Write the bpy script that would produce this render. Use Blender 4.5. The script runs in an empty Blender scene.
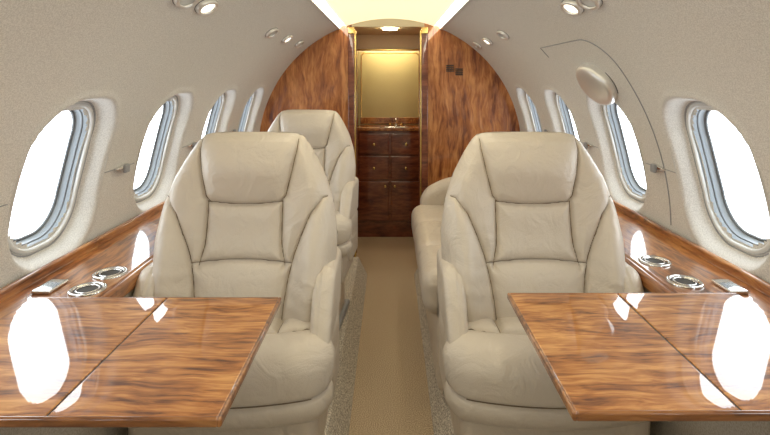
import bpy, math, numpy as np
from mathutils import Vector, Matrix
scene = bpy.context.scene
try:
    scene.view_settings.view_transform='Standard'; scene.view_settings.look='None'; scene.view_settings.exposure=0.5
except Exception as ex: print(ex)
EYE=1.33; R=0.90; ZC=0.85; YB=-1.3; YF=3.42; PLAT=0.13

# ---------------------------------------------------------------- materials
def new_mat(name):
    m=bpy.data.materials.new(name); m.use_nodes=True
    nt=m.node_tree; b=nt.nodes['Principled BSDF']
    return m,nt,b
def setp(b,**k):
    for n,v in k.items():
        n=n.replace('_',' ')
        if n in b.inputs: b.inputs[n].default_value=v
def col(c): return (c[0],c[1],c[2],1)
def simple(name,c,rough=.5,metal=0,coat=0,spec=.5):
    m,nt,b=new_mat(name); setp(b,Base_Color=col(c),Roughness=rough,Metallic=metal,Coat_Weight=coat,Coat_Roughness=.04,Specular_IOR_Level=spec)
    return m
def emis(name,c,s):
    m,nt,b=new_mat(name); setp(b,Base_Color=col(c),Emission_Color=col(c),Emission_Strength=s,Roughness=.4); return m
def speckle(name,c1,c2,scale,rough,bump,detail=2,p0=.38,p1=.62):
    m,nt,b=new_mat(name); setp(b,Roughness=rough,Specular_IOR_Level=.3)
    tc=nt.nodes.new('ShaderNodeTexCoord'); n=nt.nodes.new('ShaderNodeTexNoise')
    n.inputs['Scale'].default_value=scale; n.inputs['Detail'].default_value=detail
    r=nt.nodes.new('ShaderNodeValToRGB'); r.color_ramp.elements[0].position=p0; r.color_ramp.elements[1].position=p1
    r.color_ramp.elements[0].color=col(c1); r.color_ramp.elements[1].color=col(c2)
    nt.links.new(tc.outputs['Object'],n.inputs['Vector']); nt.links.new(n.outputs['Fac'],r.inputs['Fac'])
    nt.links.new(r.outputs['Color'],b.inputs['Base Color'])
    bp=nt.nodes.new('ShaderNodeBump'); bp.inputs['Strength'].default_value=bump; bp.inputs['Distance'].default_value=.002
    nt.links.new(n.outputs['Fac'],bp.inputs['Height']); nt.links.new(bp.outputs['Normal'],b.inputs['Normal'])
    return m
def wood(name,cd,cm,cl,mapscale,rot=(0,0,0),coat=1.0,fig=1.0,rough=.3,p=(.40,.49,.60),spec=.3,warp=.0,mix=(.55,.30,.15)):
    m,nt,b=new_mat(name); setp(b,Roughness=rough,Coat_Weight=coat,Coat_Roughness=.015,Specular_IOR_Level=spec,Coat_IOR=1.65)
    tc=nt.nodes.new('ShaderNodeTexCoord'); mp=nt.nodes.new('ShaderNodeMapping')
    mp.inputs['Rotation'].default_value=rot; mp.inputs['Scale'].default_value=mapscale
    nw=nt.nodes.new('ShaderNodeTexNoise'); nw.inputs['Scale'].default_value=4.5; nw.inputs['Detail'].default_value=2
    va=nt.nodes.new('ShaderNodeVectorMath'); va.operation='SUBTRACT'; va.inputs[1].default_value=(.5,.5,.5)
    vs=nt.nodes.new('ShaderNodeVectorMath'); vs.operation='SCALE'; vs.inputs['Scale'].default_value=warp
    vd=nt.nodes.new('ShaderNodeVectorMath'); vd.operation='ADD'
    nt.links.new(tc.outputs['Object'],nw.inputs['Vector']); nt.links.new(nw.outputs['Color'],va.inputs[0]); nt.links.new(va.outputs[0],vs.inputs[0])
    nt.links.new(tc.outputs['Object'],vd.inputs[0]); nt.links.new(vs.outputs[0],vd.inputs[1])
    nt.links.new(vd.outputs[0],mp.inputs['Vector'])
    n1=nt.nodes.new('ShaderNodeTexNoise'); n1.inputs['Scale'].default_value=1.0; n1.inputs['Detail'].default_value=9; n1.inputs['Roughness'].default_value=.62; n1.inputs['Distortion'].default_value=1.2*fig
    n2=nt.nodes.new('ShaderNodeTexNoise'); n2.inputs['Scale'].default_value=5.0; n2.inputs['Detail'].default_value=6; n2.inputs['Distortion'].default_value=.6
    n3=nt.nodes.new('ShaderNodeTexNoise'); n3.inputs['Scale'].default_value=3.0; n3.inputs['Detail'].default_value=3; n3.inputs['Distortion'].default_value=2*fig
    for n in (n1,n2): nt.links.new(mp.outputs['Vector'],n.inputs['Vector'])
    nt.links.new(tc.outputs['Object'],n3.inputs['Vector'])
    a=nt.nodes.new('ShaderNodeMath'); a.operation='MULTIPLY'; a.inputs[1].default_value=mix[0]
    nt.links.new(n1.outputs['Fac'],a.inputs[0])
    a2=nt.nodes.new('ShaderNodeMath'); a2.operation='MULTIPLY_ADD'; a2.inputs[1].default_value=mix[1]
    nt.links.new(n2.outputs['Fac'],a2.inputs[0]); nt.links.new(a.outputs[0],a2.inputs[2])
    a3=nt.nodes.new('ShaderNodeMath'); a3.operation='MULTIPLY_ADD'; a3.inputs[1].default_value=mix[2]
    nt.links.new(n3.outputs['Fac'],a3.inputs[0]); nt.links.new(a2.outputs[0],a3.inputs[2])
    r=nt.nodes.new('ShaderNodeValToRGB'); e=r.color_ramp.elements
    e[0].position=p[0]; e[0].color=col(cd); e[1].position=p[2]; e[1].color=col(cl)
    x=e.new(p[1]); x.color=col(cm)
    nt.links.new(a3.outputs[0],r.inputs['Fac']); nt.links.new(r.outputs['Color'],b.inputs['Base Color'])
    return m
M_wall=speckle('wall_vinyl',(.585,.57,.54),(.75,.735,.70),340,.55,.25)
M_trim=simple('window_plastic',(.62,.62,.60),.4)
M_gask=simple('window_gasket',(.10,.105,.11),.4)
M_grey=simple('grey_plastic',(.30,.31,.33),.4)
M_reveal=simple('window_reveal_grey',(.28,.31,.34),.35)
M_pane=emis('daylight_pane',(.86,.94,1.0),4.2)
M_ceil=emis('ceiling_panel_warm',(.95,.87,.60),.60)
M_strip=emis('cove_light',(1.0,.95,.80),4.4)
M_tab=wood('table_walnut',(.11,.029,.006),(.42,.155,.036),(.70,.35,.11),(2.6,26,26),(0,0,math.radians(12)),fig=.85,rough=.4,warp=.06,mix=(.50,.29,.21))
M_tabedge=wood('table_edge_wood',(.10,.030,.008),(.24,.085,.022),(.40,.17,.05),(3,20,20))
M_rail=wood('ledge_walnut',(.10,.027,.008),(.33,.115,.030),(.54,.24,.07),(26,2.4,26),fig=.8,warp=.06,mix=(.5,.29,.21))
M_bulk=wood('bulkhead_mahogany',(.17,.042,.011),(.41,.14,.037),(.66,.29,.095),(14,14,1.7),(0,math.radians(12),0),fig=.8,warp=.07,mix=(.50,.29,.21))
M_cab=wood('cabinet_mahogany',(.085,.020,.009),(.17,.044,.020),(.26,.08,.036),(3,12,12))
M_carp=speckle('aisle_carpet',(.26,.185,.115),(.70,.55,.38),260,.95,.9,3,.40,.60)
M_carp2=speckle('side_carpet',(.27,.23,.185),(.80,.73,.62),200,.95,.9,3,.40,.60)
M_low=speckle('lower_sidewall_carpet',(.36,.31,.24),(.48,.42,.34),250,.9,.6)
M_brass=simple('brass',(.76,.54,.20),.2,1)
M_chrome=simple('chrome',(.75,.74,.72),.12,1)
M_satin=simple('satin_metal',(.78,.77,.75),.35,.6)
M_dark=simple('dark_recess',(.03,.025,.02),.5)
M_gold=simple('gold_mirror_panel',(.60,.52,.26),.3,.3)
M_cream=simple('cream_liner',(.70,.60,.42),.5)
M_seamshade=simple('seam_shade',(.22,.16,.10),.7)  # dark tone that puts crease shade into the leather seams
def leather(name,c):
    m,nt,b=new_mat(name); setp(b,Base_Color=col(c),Roughness=.33,Specular_IOR_Level=.5)
    tc=nt.nodes.new('ShaderNodeTexCoord'); n=nt.nodes.new('ShaderNodeTexNoise'); n.inputs['Scale'].default_value=420; n.inputs['Detail'].default_value=3
    n2=nt.nodes.new('ShaderNodeTexNoise'); n2.inputs['Scale'].default_value=13; n2.inputs['Detail'].default_value=3; n2.inputs['Distortion'].default_value=1.5
    ad=nt.nodes.new('ShaderNodeMath'); ad.operation='MULTIPLY_ADD'; ad.inputs[1].default_value=7.0
    nt.links.new(tc.outputs['Object'],n.inputs['Vector']); nt.links.new(tc.outputs['Object'],n2.inputs['Vector'])
    nt.links.new(n2.outputs['Fac'],ad.inputs[0]); nt.links.new(n.outputs['Fac'],ad.inputs[2])
    bp=nt.nodes.new('ShaderNodeBump'); bp.inputs['Strength'].default_value=.45; bp.inputs['Distance'].default_value=.002
    nt.links.new(ad.outputs[0],bp.inputs['Height']); nt.links.new(bp.outputs['Normal'],b.inputs['Normal'])
    return m
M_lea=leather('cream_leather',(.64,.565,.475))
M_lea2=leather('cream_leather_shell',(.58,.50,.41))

# ---------------------------------------------------------------- mesh helpers
def mk(name,verts,faces,mat,parent=None,smooth=True,weld=False):
    me=bpy.data.meshes.new(name); me.from_pydata([tuple(map(float,v)) for v in verts],[],[tuple(map(int,f)) for f in faces])
    me.validate()
    if weld:
        import bmesh
        bm=bmesh.new(); bm.from_mesh(me); bmesh.ops.remove_doubles(bm,verts=bm.verts,dist=1e-5)
        bmesh.ops.recalc_face_normals(bm,faces=bm.faces); bm.to_mesh(me); bm.free()
    me.materials.append(mat)
    if smooth:
        me.polygons.foreach_set('use_smooth',[True]*len(me.polygons))
    o=bpy.data.objects.new(name,me); scene.collection.objects.link(o)
    if parent: o.parent=parent
    return o
def empty(name,loc=(0,0,0)):
    e=bpy.data.objects.new(name,None); e.location=loc; scene.collection.objects.link(e); e.empty_display_size=.1; return e
def grid_faces(nu,nv,off=0,keep=None):
    f=[]
    for j in range(nv-1):
        for i in range(nu-1):
            if keep is not None and not keep[j,i]: continue
            a=off+j*nu+i; f.append((a,a+1,a+nu+1,a+nu))
    return f
def rbox(name,c,h,r,mat,parent=None,res=.012,disp=None,post=None):
    h=np.array(h,float); r=min(r,h.min()*.999); V=[];F=[]
    for ax in range(3):
        u,v=[k for k in range(3) if k!=ax]
        nu=max(4,int(2*h[u]/res)+1); nv=max(4,int(2*h[v]/res)+1)
        def ticks(hh,n):
            e=np.array([-hh]+[-hh+r*k/6 for k in range(1,7)])
            m=np.linspace(-hh+r,hh-r,n)[1:-1]
            return np.unique(np.round(np.concatenate([e,m,-e]),7))
        gu=ticks(h[u],nu); gv=ticks(h[v],nv)
        for s in (-1,1):
            off=sum(len(x) for x in V)
            U,W=np.meshgrid(gu,gv); P=np.zeros((U.size,3)); P[:,u]=U.ravel();P[:,v]=W.ravel();P[:,ax]=s*h[ax]
            V.append(P); F+=grid_faces(len(gu),len(gv),off)
    P=np.concatenate(V); I=np.clip(P,-(h-r),h-r); D=P-I; L=np.linalg.norm(D,axis=1,keepdims=True); n=D/np.maximum(L,1e-9)
    Q=I+n*r
    if disp is not None: Q=Q+n*disp(Q,n)[:,None]
    if post is not None: Q=post(Q)
    Q=Q+np.array(c)
    return mk(name,Q,F,mat,parent,weld=True)
def cyl(name,c,r,hh,mat,parent=None,axis='Z',seg=32,r2=None,bev=.15):
    r2=r if r2 is None else r2
    prof=[(0,-hh),(r*(1-bev),-hh),(r,-hh+r*bev*.5),(r2,hh-r2*bev*.5),(r2*(1-bev),hh),(0,hh)]
    V=[];F=[]
    for (a,z) in prof:
        for k in range(seg):
            t=2*math.pi*k/seg; p=(a*math.cos(t),a*math.sin(t),z)
            if axis=='Y': p=(p[0],p[2],p[1])
            if axis=='X': p=(p[2],p[0],p[1])
            V.append((p[0]+c[0],p[1]+c[1],p[2]+c[2]))
    for j in range(len(prof)-1):
        for k in range(seg):
            F.append((j*seg+k,j*seg+(k+1)%seg,(j+1)*seg+(k+1)%seg,(j+1)*seg+k))
    return mk(name,V,F,mat,parent,weld=True)
def tube(name,pts,rad,mat,parent=None,closed=False):
    cu=bpy.data.curves.new(name,'CURVE'); cu.dimensions='3D'; sp=cu.splines.new('POLY'); sp.points.add(len(pts)-1)
    for p,q in zip(sp.points,pts): p.co=(q[0],q[1],q[2],1)
    sp.use_cyclic_u=closed; cu.bevel_depth=rad; cu.bevel_resolution=3; cu.materials.append(mat)
    o=bpy.data.objects.new(name,cu); scene.collection.objects.link(o)
    if parent:o.parent=parent
    return o
def prism(name,outline,y0,y1,mat,parent=None):
    n=len(outline); V=[(x,y0,z) for x,z in outline]+[(x,y1,z) for x,z in outline]
    F=[tuple(range(n)),tuple(range(2*n-1,n-1,-1))]+[(i,i+n,(i+1)%n+n,(i+1)%n) for i in range(n)]
    return mk(name,V,F,mat,parent,smooth=False,weld=True)

# ---------------------------------------------------------------- fuselage walls with window recesses
AW=math.radians(14); WY=[-.94,-.37,.20,.77,1.34,1.91,2.48,3.05]
def W(side,a,y,off=0): return (side*(R+off)*math.cos(a),y,ZC+(R+off)*math.sin(a))
def Wst(side,y0,s,t,off=0): return W(side,AW+t/R,y0+s,off)
def sdf_rr(s,t,hs,ht,r):
    qs=np.abs(s)-(hs-r); qt=np.abs(t)-(ht-r)
    return np.sqrt(np.maximum(qs,0)**2+np.maximum(qt,0)**2)+np.minimum(np.maximum(qs,qt),0)-r
def smooth(x): x=np.clip(x,0,1); return x*x*(3-2*x)
def rr_pts(hs,ht,r,n=14):
    P=[]
    for (cx,cy,a0) in ((hs-r,ht-r,0),(-(hs-r),ht-r,90),(-(hs-r),-(ht-r),180),(hs-r,-(ht-r),270)):
        for k in range(n+1):
            a=math.radians(a0+90*k/n); P.append((cx+r*math.cos(a),cy+r*math.sin(a)))
    return P
PH,PT,PR=.128,.183,.105
A0=math.radians(-9); A1=math.radians(67.5)
for side,nm in ((-1,'wall_left'),(1,'wall_right')):
    ys=np.arange(YB,YF+.001,.01); As=np.linspace(A0,A1,125)
    Y,A=np.meshgrid(ys,As); off=np.zeros_like(Y); hole=np.zeros_like(Y,bool)
    for w in WY:
        s=Y-w; t=(A-AW)*R
        d=sdf_rr(s,t,.18,.235,.15)
        off+=.045*smooth(-d/.045)
        off-=.006*np.exp(-(d/.010)**2)
        hole|=sdf_rr(s,t,PH,PT,PR)<-.004
    X=side*(R+off)*np.cos(A); Z=ZC+(R+off)*np.sin(A)
    keep=~(hole[:-1,:-1]&hole[1:,1:]&hole[1:,:-1]&hole[:-1,1:])
    V=np.stack([X,Y,Z],-1).reshape(-1,3)
    mk(nm,V,grid_faces(len(ys),len(As),0,keep),M_wall)
wi=0
for side in (-1,1):
    for w in WY:
        wi+=1; e=empty('window_%d'%wi,W(side,AW,w,.05))
        o3=Vector(e.location)
        ring=rr_pts(PH-.018,PT-.018,PR-.013)
        V=[Vector(Wst(side,w,0,0,.080))-o3];F=[]
        for k in range(1,9):
            for (s,t) in ring: V.append(Vector(Wst(side,w,s*k/8,t*k/8,.080))-o3)
        n=len(ring)
        for i in range(n): F.append((0,1+i,1+(i+1)%n))
        for k in range(7):
            for i in range(n):
                a=1+k*n+i;b=1+k*n+(i+1)%n; F.append((a,b,b+n,a+n))
        mk('pane',V,F,M_pane,e)
        V=[];F=[]; prof=[(0.0,.044),(-.006,.052),(-.009,.064),(-.015,.076),(-.022,.0795)]
        for (dr,of) in prof:
            for (s,t) in rr_pts(PH+dr,PT+dr,PR+dr*.7): V.append(Vector(Wst(side,w,s,t,of))-o3)
        for k in range(len(prof)-1):
            for i in range(n):
                a=k*n+i;b=k*n+(i+1)%n; F.append((a,b,b+n,a+n))
        mk('reveal',V,F,M_reveal,e)
        tube('gasket',[Vector(Wst(side,w,s,t,.078))-o3 for s,t in rr_pts(PH-.018,PT-.018,PR-.013)],.004,M_gask,e,True)
        tube('mid_ring',[Vector(Wst(side,w,s,t,.060))-o3 for s,t in rr_pts(PH-.008,PT-.008,PR-.006)],.0025,M_gask,e,True)
        tube('inner_frame',[Vector(Wst(side,w,s,t,.043))-o3 for s,t in rr_pts(PH+.006,PT+.006,PR+.008)],.007,M_trim,e,True)
        tube('shade_track',[Vector(Wst(side,w,s,t,.042))-o3 for s,t in rr_pts(PH+.017,PT+.017,PR+.016)],.003,M_grey,e,True)
        tube('outer_bezel',[Vector(Wst(side,w,s,t,.0))-o3 for s,t in rr_pts(.183,.238,.153)],.0035,M_trim,e,True)

# ceiling
ys=np.linspace(YB,YF,60); As=np.linspace(math.radians(70.5),math.radians(109.5),40)
Y,A=np.meshgrid(ys,As); mk('ceiling',np.stack([(R+.0)*np.cos(A),Y,ZC+(R+.0)*np.sin(A)],-1).reshape(-1,3),grid_faces(len(ys),len(As)),M_ceil)
tn=0
for side in (-1,1):
    As=np.linspace(math.radians(67.5),math.radians(70.5),6); Y,A=np.meshgrid(ys,As)
    bul=.012*np.sin(np.linspace(0,math.pi,6))[:,None]
    mk('ceiling_light_strip',np.stack([side*(R+bul)*np.cos(A),Y,ZC+(R+bul)*np.sin(A)],-1).reshape(-1,3),grid_faces(len(ys),6),M_strip)
    tube('trim_%d'%(tn+1),[W(side,math.radians(67.3),y,-.002) for y in (YB,YF)],.006,M_trim)
    tube('trim_%d'%(tn+2),[W(side,math.radians(70.6),y,-.001) for y in (YB,YF)],.004,M_ceil); tn+=2
    for a,b in zip(WY[:-1],WY[1:]):
        tn+=1
        tube('trim_%d'%(20+tn),[W(side,math.radians(12.5),y,-.0003) for y in np.linspace(a+.19,b-.19,6)],.0016,M_grey)
    for a,b in zip(WY[:-1],WY[1:]):
        y=(a+b)/2; e=empty('curtain_latch',W(side,math.radians(12.5),y))
        rbox('latch_body',(-side*.006,0,0),(.009,.036,.012),.008,M_chrome,e,res=.01,post=lambda Q:np.stack([Q[:,0],Q[:,1],Q[:,2]*(.35+.65*(Q[:,1]+.036)/.072)],-1))
        rbox('latch_tab',(-side*.015,.014,-.004),(.006,.014,.014),.005,M_grey,e,res=.01)

# emergency exit seam + handle disc on right wall
pts=[]
yn,yf=1.60,2.15; at=math.radians(43.5); rc=.13
a=math.radians(1)
for q in np.linspace(a,at-rc/R,20): pts.append(W(1,q,yn,-.0005))
for k in range(1,9):
    t=math.pi/2*k/8; pts.append(W(1,at-rc/R+rc/R*math.sin(t),yn+rc-rc*math.cos(t),-.0005))
pts.append(W(1,at,yf,-.0005))
for q in np.linspace(at,math.radians(40),6): pts.append(W(1,q,yf+.02,-.0005))
tube('emergency_exit_seam',pts,.0022,M_grey)
def wallplate(name,side,ang,y,ru,rv,th,mat,rim=None,lens=None):
    e=empty(name,W(side,ang,y))
    nrm=Vector((-side*math.cos(ang),0,-math.sin(ang))); uu=Vector((0,1,0)); vv=nrm.cross(uu)
    def ring(ku,h): return [uu*(ru*ku*math.cos(t))+vv*(rv*ku*math.sin(t))+nrm*h for t in np.linspace(0,2*math.pi,40,endpoint=False)]
    def sk(nm,prof,m):
        V=[];F=[]
        for (k,h) in prof: V+=ring(k,h)
        for j in range(len(prof)-1):
            for i in range(40): F.append((j*40+i,j*40+(i+1)%40,(j+1)*40+(i+1)%40,(j+1)*40+i))
        return mk(nm,V,F,m,e,weld=True)
    if lens: sk('body',[(1.0,-.004),(1.0,th*.6),(.95,th),(.72,th*1.02),(.68,th*.6)],mat)
    else: sk('body',[(1.0,-.004),(1.0,th*.5),(.96,th*.75),(.80,th*.95),(.5,th*1.08),(.001,th*1.12)],mat)
    if lens: sk('lens',[(.69,th*.5),(.4,th*.25),(.001,th*.2)],lens)
    if rim: sk('dark_rim',[(1.06,-.003),(1.06,.001),(.98,.001)],rim)  # dark ring around the plate's edge
    return e
M_lens=emis('lamp_lens',(1.0,.9,.72),1.8)
wallplate('exit_handle_cover',1,math.radians(31.5),1.84,.122,.086,.036,M_satin,rim=M_gask)
for side,yl in ((-1,(-.6,.5,1.37,1.52,2.36,2.71,3.08)),(1,(-.6,.5,1.40,1.53,2.47,2.86,3.2))):
    for i,y in enumerate(yl):
        wallplate('reading_light',side,math.radians(51.6),y,.058,.032,.013,M_satin,rim=M_gask,lens=M_lens if i%2 else M_trim)

# ---------------------------------------------------------------- floor
prism('floor',[(-.155,-.04),(.165,-.04),(.165,0),(-.155,0)],YB,YF,M_carp)
prism('floor_platform_left',[(-.70,-.04),(-.155,-.04),(-.155,0),(-.165,.02),(-.215,.118),(-.235,PLAT),(-.70,PLAT)],YB,YF-.001,M_carp2)
prism('floor_platform_right',[(.70,-.04),(.165,-.04),(.165,0),(.175,.02),(.222,.118),(.24,PLAT),(.70,PLAT)],YB,YF-.001,M_carp2)
prism('floor_vestibule',[(-.45,-.04),(.45,-.04),(.45,0),(-.45,0)],YF,4.6,M_carp)
for side,nm in ((-1,'left'),(1,'right')):
    x0,x1=sorted((side*.672,side*.69))
    prism('wall_lower_'+nm,[(x0,PLAT),(x1,PLAT),(x1,.80),(x0,.80)],YB,YF,M_low)
    e=empty('side_ledge',(0,0,0))
    rbox('ledge_top',(side*.783,(YB+YF)/2,.815),(.111,(YF-YB)/2-.002,.015),.008,M_rail,e,res=.2)
    rbox('ledge_back_lip',(side*.884,(YB+YF)/2,.838),(.009,(YF-YB)/2-.002,.016),.006,M_rail,e,res=.2)
    rbox('ledge_nose',(side*.672,(YB+YF)/2,.806),(.010,(YF-YB)/2-.002,.020),.008,M_rail,e,res=.2)
def cup(side,x,y):
    e=empty('cup_holder',(side*x,y,.8302))
    seg=40;V=[]
    prof=[(.041,0.0),(.041,.003),(.039,.005),(.034,.005),(.032,.003),(.031,.001),(.0001,.0008)]
    F=[]
    for (a,z) in prof:
        for k in range(seg):
            t=2*math.pi*k/seg; V.append((a*math.cos(t),a*math.sin(t),z))
    for j in range(5):
        for k in range(seg): F.append((j*seg+k,j*seg+(k+1)%seg,(j+1)*seg+(k+1)%seg,(j+1)*seg+k))
    mk('rim',V[:seg*6],F,M_chrome,e)
    mk('well_shade',V[seg*5:],[(k,(k+1)%seg,(k+1)%seg+seg,k+seg) for k in range(seg)],M_dark,e)  # flat dark disc; its colour stands in for shade inside the holder
    tube('liner_ring',[(.024*math.cos(t),.024*math.sin(t),.002) for t in np.linspace(0,2*math.pi,36,endpoint=False)],.002,M_chrome,e,True)
for side,l in ((-1,[(.722,1.29),(.720,1.19)]),(1,[(.728,1.375),(.728,1.235)])):
    for x,y in l: cup(side,x,y)
    rbox('ashtray',(side*.815,1.20,.8345),(.022,.036,.004),.003,M_chrome,None,res=.02)

# ---------------------------------------------------------------- tables
def table(side,x0,x1,xs,y0,y1,name='folding_table'):
    e=empty(name,(side*(x0+x1)/2,(y0+y1)/2,.845)); cx=side*(x0+x1)/2
    for nm,a,b in (('inner_leaf',x0,xs-.0015),('outer_leaf',xs+.0015,x1)):
        rbox(nm,(side*(a+b)/2-cx,0,-.006),((b-a)/2,(y1-y0)/2,.006),.003,M_tab,e,res=.05)
    rbox('hinge_strip',(side*xs-cx,0,-.006),(.002,(y1-y0)/2-.003,.004),.001,M_dark,e,res=.05)
    t=.004
    for nm,c,h in (('edge_inner',(side*(x0-t*.3)-cx,0,-.0072),(t,(y1-y0)/2+.004,.0074)),
                   ('edge_near',(0,-(y1-y0)/2,-.0072),((x1-x0)/2,t,.0074)),
                   ('edge_far',(0,(y1-y0)/2,-.0072),((x1-x0)/2,t,.0074))):
        rbox(nm,c,h,.004,M_tabedge,e,res=.05)
    rbox('support_arm',(side*.50-cx,0.05,-.026),(.16,.02,.012),.005,M_chrome,e,res=.05)
    rbox('support_bracket',(side*.645-cx,0.05,-.044),(.018,.05,.028),.006,M_grey,e,res=.05)
    return e
table(-1,.247,.79,.497,.72,1.115)
table(1,.272,.79,.517,.733,1.138)

# ---------------------------------------------------------------- chairs
OUT=[(1.046,0.0),(1.0458,.08),(1.044,.115),(1.038,.142),(1.02,.160),(.983,.184),(.925,.216),(.85,.242),(.765,.255),(.68,.253),(.59,.240),(.50,.226),(.42,.215)]
def seam_poly():
    S=[]
    for s in (-1,1):
        S.append([(s*.140,1.05),(s*.138,1.00),(s*.127,.94),(s*.112,.875),(s*.098,.858)])
        S.append([(s*.104,.862),(s*.104,.80),(s*.106,.745),(s*.116,.70),(s*.118,.692)])
        S.append([(s*.26,.875),(s*.215,.868),(s*.185,.83),(s*.160,.77),(s*.142,.72),(s*.128,.66),(s*.118,.59),(s*.112,.52),(s*.110,.42)])
    S.append([(-.104,.860),(-.05,.854),(0,.852),(.05,.854),(.104,.860)])
    S.append([(-.136,.700),(-.06,.706),(0,.708),(.06,.706),(.136,.700)])
    return S
def segd(P,polys):
    D=np.full(len(P),9.)
    for pl in polys:
        for a,b in zip(pl[:-1],pl[1:]):
            a=np.array(a);b=np.array(b);ab=b-a;t=np.clip(((P-a)@ab)/(ab@ab),0,1)
            D=np.minimum(D,np.linalg.norm(P-a-t[:,None]*ab,axis=1))
    return D
def chair_back(e):
    hz=np.array([o[0] for o in OUT])[::-1]; hw=np.array([o[1] for o in OUT])[::-1]
    q=np.linspace(0,1,230)
    zz=.42+(1.046-.42)*(1-(1-q)**1.6)
    w=np.interp(zz,hz,hw)
    for _ in range(3): w[1:-1]=(w[:-2]+w[1:-1]*2+w[2:])/4
    w[-1]=0.0
    u=np.sin(np.linspace(-1,1,221)*math.pi/2)*.5+np.linspace(-1,1,221)*.5
    U,Zg=np.meshgrid(u,zz); X=U*w[:,None]
    P=np.stack([X.ravel(),Zg.ravel()],-1)
    ol=[(a,b) for a,b in zip(w,zz)]
    de=segd(P,[ol[::4]+[ol[-1]],[(-a,b) for a,b in ol[::4]+[ol[-1]]]])
    ds=segd(P,seam_poly())
    rr=.045; k=np.clip(1-de/rr,0,1); rnd=np.sqrt(np.maximum(1-k**2,0))
    x=P[:,0];z=P[:,1]
    em=np.clip(de/.02,0,1)
    front=.050*rnd + (.022*(1-np.exp(-ds/.015))-.006*np.exp(-(ds/.0035)**2))*em
    front+= .010*np.exp(-((z-.60)/.08)**2)*np.clip(de/.05,0,1)
    front+= .024*np.exp(-((z-.955)/.055)**2)*np.exp(-(x/.125)**6)
    front+= .044*np.exp(-((np.abs(x)-.195)/.040)**2)*np.exp(-((z-.68)/.17)**2)*np.clip(de/.03,0,1)
    front-= .012*np.exp(-(x/.09)**4)*np.exp(-((z-.78)/.06)**2)
    front+= .0015*np.sin(z*150+x*40)*np.exp(-((np.abs(x)-.16)/.03)**2)*np.exp(-((z-.62)/.12)**2)
    back=.055*np.sqrt(np.maximum(1-np.clip(1-de/.06,0,1)**2,0))
    lean=lambda z:(z-.5)*.20-.07
    yf=lean(z)-front; yb=lean(z)+back
    for si,pl in enumerate(seam_poly()):
        pl=np.array(pl); T=[]
        for a,b in zip(pl[:-1],pl[1:]):
            for t in np.linspace(0,1,8)[:-1]: T.append(a+(b-a)*t)
        T.append(pl[-1]); out=[]
        for p in T:
            i=np.argmin(((P-p)**2).sum(1))
            if de[i]<.006 or ((P[i]-p)**2).sum()>.00004: continue
            out.append((p[0],yf[i]-.0003,p[1]))
        if len(out)>3: tube('seam_shade_%d'%si,out,.0013,M_seamshade,e)  # dark line along the groove, painted crease shade
    V=np.concatenate([np.stack([x,yf,z],-1),np.stack([x,yb,z],-1)])
    F=grid_faces(len(u),len(zz))+[tuple(reversed(f)) for f in grid_faces(len(u),len(zz),len(x))]
    n=len(x)
    F+=[(i,n+i,n+i+1,i+1) for i in range(len(u)-1)]
    mk('backrest',V,F,M_lea,e,weld=True)
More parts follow.
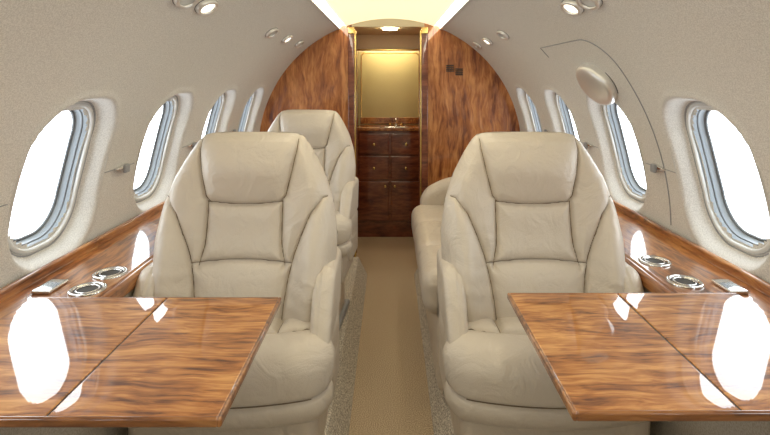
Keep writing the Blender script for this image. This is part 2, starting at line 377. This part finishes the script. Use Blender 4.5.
def chair(cx,cy,rot=0,name='cabin_armchair'):
    e=empty(name,(cx,cy,PLAT)); e.rotation_euler=(0,0,rot)
    chair_back(e)
    def dcush(Q,n):
        x,y,z=Q.T
        d1=np.where((n[:,2]>.2)&(y>-.085),np.abs(np.abs(x)-.120),9)
        d2=np.where(n[:,1]<-.3,np.abs(z+.020),9.)
        d3=np.where((n[:,2]>.3),np.abs(y+.085-.02*(x/.24)**2),9.)
        dd=np.minimum(np.minimum(d1,d2),d3)
        dd=np.minimum(dd,np.where(np.abs(n[:,0])>.3,np.abs(z+.020),9))
        return .016*(1-np.exp(-np.minimum(dd,.2)/.018))-.008*np.exp(-(dd/.005)**2)
    def pc(Q):
        Q=Q.copy(); f=np.clip(-(Q[:,1]+.06)/.05,0,1)
        Q[:,0]*=1+.055*f
        Q[:,2]+= -.10*np.clip(Q[:,1]+.05,0,1)-.10*np.clip(-(Q[:,1]+.08),0,1)
        Q[:,1]+= .045*(Q[:,0]/.26)**2*(Q[:,1]<0)*np.clip(-Q[:,1]/.17,0,1)
        Q[:,1]+= .25*np.clip(-Q[:,2]-.02,0,1)*np.clip(-Q[:,1]/.17,0,1)
        return Q
    cush=rbox('seat_cushion',(0,-.125,.482),(.240,.190,.084),.045,M_lea,e,res=.006,disp=dcush,post=pc)
    # dark seam lines, crease shade put in as colour: sit on the cushion skin, found from the mesh itself
    co=np.array([v.co[:] for v in cush.data.vertices])
    top=co[co[:,2]>.50]
    def drop(x,y):
        i=np.argmin((top[:,0]-x)**2+(top[:,1]-y)**2-0.02*top[:,2]*0); c=top[i]; return (x,y,c[2]+.0006)
    tube('cushion_seam_front',[drop(x,-.125-.085+.02*(x/.24)**2+.022*(x/.24)**2) for x in np.linspace(-.225,.225,30)],.0013,M_seamshade,e)
    for s in (-1,1):
        tube('cushion_seam_side_%s'%('a' if s>0 else 'b'),[drop(s*.122,y) for y in np.linspace(-.205,-.08,12)],.0013,M_seamshade,e)
    fr=co[co[:,1]<-.2]
    out=[]
    for x in np.linspace(-.22,.22,30):
        i=np.argmin((fr[:,0]-x)**2+(fr[:,2]-.4505)**2); out.append((x,fr[i,1]-.0006,fr[i,2]))
    tube('cushion_seam_low',out,.0013,M_seamshade,e)
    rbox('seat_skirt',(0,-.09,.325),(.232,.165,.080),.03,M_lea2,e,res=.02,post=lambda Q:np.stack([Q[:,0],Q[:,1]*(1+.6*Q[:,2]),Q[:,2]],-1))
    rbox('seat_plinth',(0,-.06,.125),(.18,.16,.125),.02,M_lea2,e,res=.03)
    rbox('pedestal_foot',(0,-.06,.014),(.20,.20,.014),.010,M_grey,e,res=.03)
    for s in (-1,1):
        def pa(Q,s=s):
            Q=Q.copy(); t=np.clip((.085-Q[:,2])/.17,0,1)
            fr=np.clip(-Q[:,1]/.09,0,1)
            Q[:,1]-=fr*t*.12
            Q[:,0]*=1-.15*t
            return Q
        def da(Q,n):
            d=np.where((n[:,1]<-.2)|(n[:,2]>.2),np.abs(Q[:,0]+s*.010),9)
            return -.004*np.exp(-(d/.004)**2)
        rbox('armrest_inner' if s>0 else 'armrest_outer',(s*.231,-.035,.613),(.030,.105,.090),.027,M_lea,e,res=.006,disp=da,post=pa)
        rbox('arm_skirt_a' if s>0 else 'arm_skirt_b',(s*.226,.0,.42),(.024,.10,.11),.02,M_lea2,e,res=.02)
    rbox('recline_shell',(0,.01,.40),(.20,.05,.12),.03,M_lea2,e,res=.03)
    return e
chair(-.405,1.45)
chair(.400,1.45)
chair(-.425,2.56,math.radians(-5))

# divan on the right behind the chair
dv=empty('divan_sofa',(.405,2.45,PLAT))
def dd(Q,n):
    a=np.minimum(np.abs(Q[:,1]+.19),np.abs(Q[:,1]-.19)); a=np.where((n[:,2]>.2)|(n[:,0]<-.2),a,9)
    return .014*(1-np.exp(-a/.02))
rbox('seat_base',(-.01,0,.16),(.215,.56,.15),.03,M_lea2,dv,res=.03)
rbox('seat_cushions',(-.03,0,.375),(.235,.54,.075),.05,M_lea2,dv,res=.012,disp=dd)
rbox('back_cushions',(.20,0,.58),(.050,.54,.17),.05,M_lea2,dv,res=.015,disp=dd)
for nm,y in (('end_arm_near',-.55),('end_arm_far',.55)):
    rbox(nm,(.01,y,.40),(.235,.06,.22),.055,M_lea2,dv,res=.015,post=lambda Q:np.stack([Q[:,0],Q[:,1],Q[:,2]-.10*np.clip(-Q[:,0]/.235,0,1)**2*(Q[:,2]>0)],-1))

# ---------------------------------------------------------------- bulkhead
def arcpts(a0,a1,n,r=R+.03): return [(r*math.cos(a),ZC+r*math.sin(a)) for a in np.linspace(a0,a1,n)]
XL,XR,ZT=-.262,.235,EYE+.365
rr_=R+.03
aL=math.acos(XL/rr_); aR=math.acos(XR/rr_)
left=[(XL,0),(XL,ZC+rr_*math.sin(aL))]+arcpts(aL,math.pi+.25,40)[1:]+[(-.90,0)]
prism('wall_bulkhead_left',left,YF,YF+.04,M_bulk)
right=[(XR,0),(.90,0)]+arcpts(-.25,aR,40)
prism('wall_bulkhead_right',right,YF,YF+.04,M_bulk)
top=[(XL,ZT),(XR,ZT)]+arcpts(aR,aL,20)
prism('wall_bulkhead_header',top,YF,YF+.04,M_cream)
df=empty('door_1',(0,YF,0))
for s,x in ((-1,XL),(1,XR)):
    rbox('jamb',(x,-.01,.80+.02),(.022,.02,.86),.006,M_cab,df,res=.3)
    rbox('brass_strip',(x-s*.026,-.012,.80+.02),(.006,.016,.85),.003,M_brass,df,res=.3)
    rbox('pocket_door_edge',(x-s*.014,.06,.87),(.020,.018,.74),.004,M_cab,df,res=.3)
    rbox('hinge_block',(x,-.034,1.665),(.022,.008,.022),.004,M_brass,df,res=.3)
v=empty('air_vent_grille',(.44,YF-.004,EYE+.10))
for i in range(2):
    for j in range(4): rbox('slot',(i*.062-.03,0,-j*.013-i*.025),(.026,.004,.0035),.002,M_dark,v,res=.05)
for s,nm in ((-1,'left'),(1,'right')):
    rbox('wall_vestibule_'+nm,(s*.36,3.98,.86),(.02,.52,.86),.003,M_bulk,None,res=.4)
rbox('ceiling_vestibule',(0,3.98,1.735),(.38,.52,.015),.003,M_cream,None,res=.4)
cb=empty('galley_cabinet',(0,4.22,0))
rbox('carcass',(0,.12,.52),(.335,.12,.38),.004,M_cab,cb,res=.3)
rbox('plinth',(0,.13,.07),(.335,.115,.07),.003,M_cab,cb,res=.3)
rbox('countertop',(0,.115,.915),(.337,.14,.014),.006,M_rail,cb,res=.3)
for (z,hh,kz) in ((.79,.088,0),(.59,.098,0),(.31,.165,.13)):
    for s in (-1,1):
        rbox('drawer_front',(s*.135,-.006,z),(.126,.010,hh),.006,M_cab,cb,res=.1)
        cyl('drawer_knob',(s*(.135 if kz==0 else .04),-.028,z+kz),.012,.010,M_brass,cb,'Y')
rbox('back_panel',(0,.34,1.25),(.335,.01,.34),.003,M_gold,cb,res=.3)
rbox('side_panel_l',(-.310,.22,1.27),(.030,.13,.34),.004,M_cab,cb,res=.3)
rbox('side_panel_r',(.310,.22,1.27),(.030,.13,.34),.004,M_cab,cb,res=.3)
rbox('top_header',(0,.10,1.655),(.337,.02,.065),.004,M_cream,cb,res=.3)
rbox('header_trim',(0,.078,1.588),(.337,.012,.008),.003,M_brass,cb,res=.3)
rbox('backsplash',(0,.325,.96),(.27,.006,.03),.003,M_rail,cb,res=.3)
tube('mirror_frame',[(-.262,.325,.985),(-.262,.325,1.555),(-.24,.325,1.575),(.24,.325,1.575),(.262,.325,1.555),(.262,.325,.985)],.006,M_brass,cb,True)
sk=empty('galley_sink_faucet',(.05,4.30,.929))
cyl('faucet_base',(0,0,.008),.016,.008,M_chrome,sk)
tube('spout',[(0,0,.01),(0,0,.05),(0,-.02,.07),(0,-.06,.07),(0,-.07,.055)],.006,M_chrome,sk)
cyl('handle_l',(-.05,0,.016),.011,.016,M_brass,sk); cyl('handle_r',(.05,0,.016),.011,.016,M_brass,sk)
rbox('basin_rim',(0,-.07,.004),(.10,.035,.004),.003,M_chrome,sk,res=.05)
lamp=empty('vestibule_downlight',(0,3.75,1.712))
cyl('lamp_disc',(0,0,0),.055,.006,emis('downlight',(1,.86,.58),36),lamp)
lamp2=empty('galley_light',(0,4.40,1.625)); rbox('lamp_bar',(0,0,0),(.24,.02,.008),.004,emis('galley_lamp',(1,.89,.62),17),lamp2,res=.1)
rbox('wall_vestibule_back',(0,4.60,.86),(.40,.02,.90),.003,M_cream,None,res=.4)
prism('wall_back',arcpts(-.3,math.pi+.3,60)+[(-.8,0),(.8,0)],YB-.03,YB,M_wall)

# ---------------------------------------------------------------- world + camera
w=bpy.data.worlds.new('World'); scene.world=w; w.use_nodes=True
w.node_tree.nodes['Background'].inputs[0].default_value=(.85,.93,1,1); w.node_tree.nodes['Background'].inputs[1].default_value=1.0
cam=bpy.data.cameras.new('camera'); co=bpy.data.objects.new('camera',cam); scene.collection.objects.link(co)
co.location=(0,0,EYE); co.rotation_euler=(math.radians(90),0,0)
cam.sensor_width=36; cam.lens=36*500/770; cam.shift_y=-137.5/770; cam.shift_x=-5/770; cam.clip_start=.02
scene.camera=co
